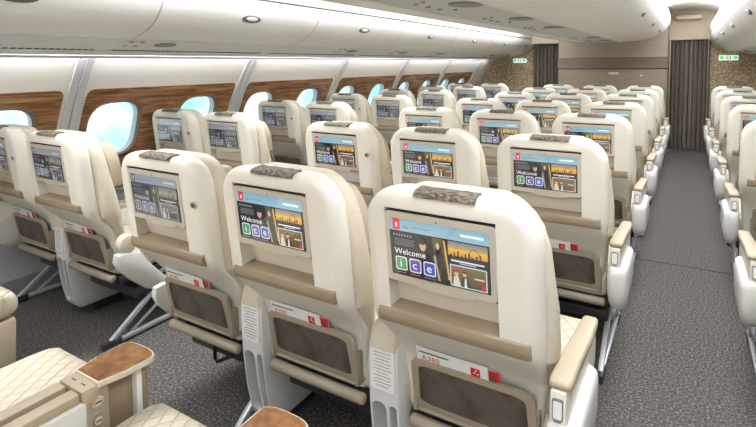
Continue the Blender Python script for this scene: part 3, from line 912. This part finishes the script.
# ------------------------------------------------------------------ far end
bm = bmesh.new(); box(bm,-.81,.81,7.86,8.62,0,2.2,.02)
struct('wall_bulkhead', to_mesh('wall_bulkhead', bm, 'bulk'))
bm = bmesh.new(); extr(bm, [(7.87,1.30),(7.835,1.315),(7.85,1.485),(7.87,1.50)], 'x', -.81, .81)
struct('trim_2', to_mesh('bulkhead_band', bm, 'band'))
bm = bmesh.new(); box(bm,-.02,.12,7.852,7.862,1.222,1.250,.002,1)
for k in range(6): box(bm,-.005+k*.019,.006+k*.019,7.8505,7.853,1.231,1.241,mi=1)
tag(obj('notice_plate', to_mesh('notice_plate', bm, 'white','ink')), 'small pale notice plate on the beige partition below the dark band', 'notice')
bm = bmesh.new()
for x in (-.35,.45): disc(bm,(x,7.852,1.20),.012,.01)
struct('trim_3', to_mesh('wall_studs', bm, 'gold'))
for s, nm in ((-1,'wall_front_left'),(1,'wall_front_right')):
    bm = bmesh.new(); box(bm, min(s*1.35,s*2.75), max(s*1.35,s*2.75), 8.5, 8.56, 0, 2.3); struct(nm, to_mesh(nm, bm, 'speck', smooth=False))
    # edge trim
    bm = bmesh.new(); box(bm, s*1.362-.012, s*1.362+.012, 8.47, 8.5, 0, 1.75,.005); struct(f'trim_{4 if s<0 else 5}', to_mesh('edge', bm, 'seam'))
    # header above the curtain
    bm = bmesh.new(); box(bm, min(s*.80,s*1.42), max(s*.80,s*1.42), 8.22, 8.30, 1.755, 2.22, .012)
    box(bm, s*1.07-.17, s*1.07+.17, 8.0, 8.22, 2.06, 2.13, .02)
    struct(f'trim_{6 if s<0 else 7}', to_mesh('header', bm, 'header'))
    # curtain
    bm = bmesh.new(); n = 120; f=[];b_=[]
    x0, x1 = s*.82, s*1.345
    for i in range(n+1):
        t = i/n; x = x0+(x1-x0)*t; a = t*2*pi*8.5
        yy = 8.33+.035*sin(a)+.014*sin(a*1.9+1)+.01*sin(a*.47+2)
        f.append((x+.012*cos(a)*.8, yy))
    loft(bm, [[(x,y+.006*sin(z*3),z) for x,y in f]+[(x,y+.006+.006*sin(z*3),z) for x,y in reversed(f)] for z in (.02,.5,1.0,1.5,1.765)])
    tag(obj('curtain', to_mesh('curtain', bm, 'curtain', sharp=80)), f"dark taupe pleated curtain closing the {'left' if s<0 else 'right'} aisle beside the partition", 'curtain', 'aisle curtains')
    # exit-style sign lamp on the divider
    cx = -1.64 if s<0 else 1.61; cz = 1.458 if s<0 else 1.468
    r = empty('cabin_sign', (cx,8.5,cz), f"lit sign with green ends on the patterned divider, {'left' if s<0 else 'right'} side", 'sign', 'lit cabin signs')
    bm = bmesh.new(); box(bm,-.125,.125,-.03,0,-.038,.038,.006); obj('sign_box', to_mesh('sign_box', bm, 'signw'), r)
    bm = bmesh.new()
    box(bm,-.028,.028,-.034,-.028,-.018,.026,.002,1)
    gp = to_mesh('green_panel', bm, 'signg')
    for q in (-1,1): obj('green_panel', gp, r, (q*.088,0,0))
    bm = bmesh.new()
    for q in (-1,1):
        disc(bm,(q*.022,-.034,.016),.009,.005,n=12); box(bm,q*.022-.008,q*.022+.008,-.034,-.029,-.026,.006,.003)
    box(bm,-.002,.002,-.034,-.029,-.028,.026)
    obj('pictogram', to_mesh('pictogram', bm, 'ink'), r)
bm = bmesh.new(); box(bm,-2.75,2.75,9.5,9.6,0,2.4); struct('wall_front', to_mesh('wall_front', bm, 'header', smooth=False))

# ------------------------------------------------------------------ world and lights
w = bpy.data.worlds.new('sky'); scene.world = w; w.use_nodes = True; nt = w.node_tree
bg = nt.nodes['Background']; tc = nt.nodes.new('ShaderNodeTexCoord'); nz = nt.nodes.new('ShaderNodeTexNoise'); nz.inputs['Scale'].default_value = 7.0; nz.inputs['Detail'].default_value = 5
cr = nt.nodes.new('ShaderNodeValToRGB'); cr.color_ramp.elements[0].position=.42; cr.color_ramp.elements[0].color=(.38,.80,.88,1); cr.color_ramp.elements[1].position=.60; cr.color_ramp.elements[1].color=(.95,1,1,1)
nt.links.new(tc.outputs['Generated'], nz.inputs['Vector']); nt.links.new(nz.outputs[0], cr.inputs[0]); nt.links.new(cr.outputs[0], bg.inputs['Color'])
bg.inputs['Strength'].default_value = 1.25

def area(name, loc, sx, sy, power, rgb=(248,251,255), rot=(0,0,0)):
    l = bpy.data.lights.new(name, 'AREA'); l.shape='RECTANGLE'; l.size=sx; l.size_y=sy; l.energy=power; l.color=lin(rgb)[:3]
    o = bpy.data.objects.new(name, l); COL.objects.link(o); o.location=loc; o.rotation_euler=rot
    return o
LEN = 11.0; YC = 1.95
for s, n in ((-1,'left'),(1,'right')):
    area('aisle_light_'+n, (s*1.10,YC,2.19), .44, LEN, 135)
    area('sidewall_wash_'+n, (s*2.075,2.3,1.515), .05, 11.6, 66, rot=(0,radians(s*6),0))
    area('bin_cove_'+n, (s*1.47,2.3,2.14), .08, 11.6, 6, rot=(0,radians(s*-20),0))
area('galley_light', (0,9.1,2.0), 2.4, .3, 12)
area('rear_fill_light', (0,-3.0,2.17), 4.2, .9, 75)  # unseen fill lamp added behind the camera to lift the seat backs
scene.view_settings.view_transform='Standard'; scene.view_settings.look='None'; scene.view_settings.gamma=1
scene.view_settings.use_curve_mapping=False; scene.view_settings.exposure=0.15
scene.cycles.use_denoising=True; scene.cycles.max_bounces=8; scene.cycles.diffuse_bounces=5; scene.cycles.glossy_bounces=3
scene.cycles.transparent_max_bounces=8; scene.cycles.sample_clamp_indirect=6; scene.cycles.caustics_reflective=False; scene.cycles.caustics_refractive=False

# ------------------------------------------------------------------ camera
cam = bpy.data.cameras.new('camera'); co = bpy.data.objects.new('camera', cam); COL.objects.link(co); scene.camera = co
yaw, pit, rol, f = .54737, .061865, -.00848, 509.316
F = Vector((-sin(yaw)*cos(pit), cos(yaw)*cos(pit), -sin(pit))); R = Vector((cos(yaw), sin(yaw), 0)); U = R.cross(F)
R2 = R*cos(rol)+U*sin(rol); U2 = U*cos(rol)-R*sin(rol)
m = Matrix.Identity(4)
for i in range(3): m[i][0]=R2[i]; m[i][1]=U2[i]; m[i][2]=-F[i]
m.translation = (1.0828,-1.1366,1.4096)
co.matrix_world = m
cam.sensor_width = 36; cam.lens = f*36/756; cam.shift_y = -117.42/756; cam.clip_start=.02
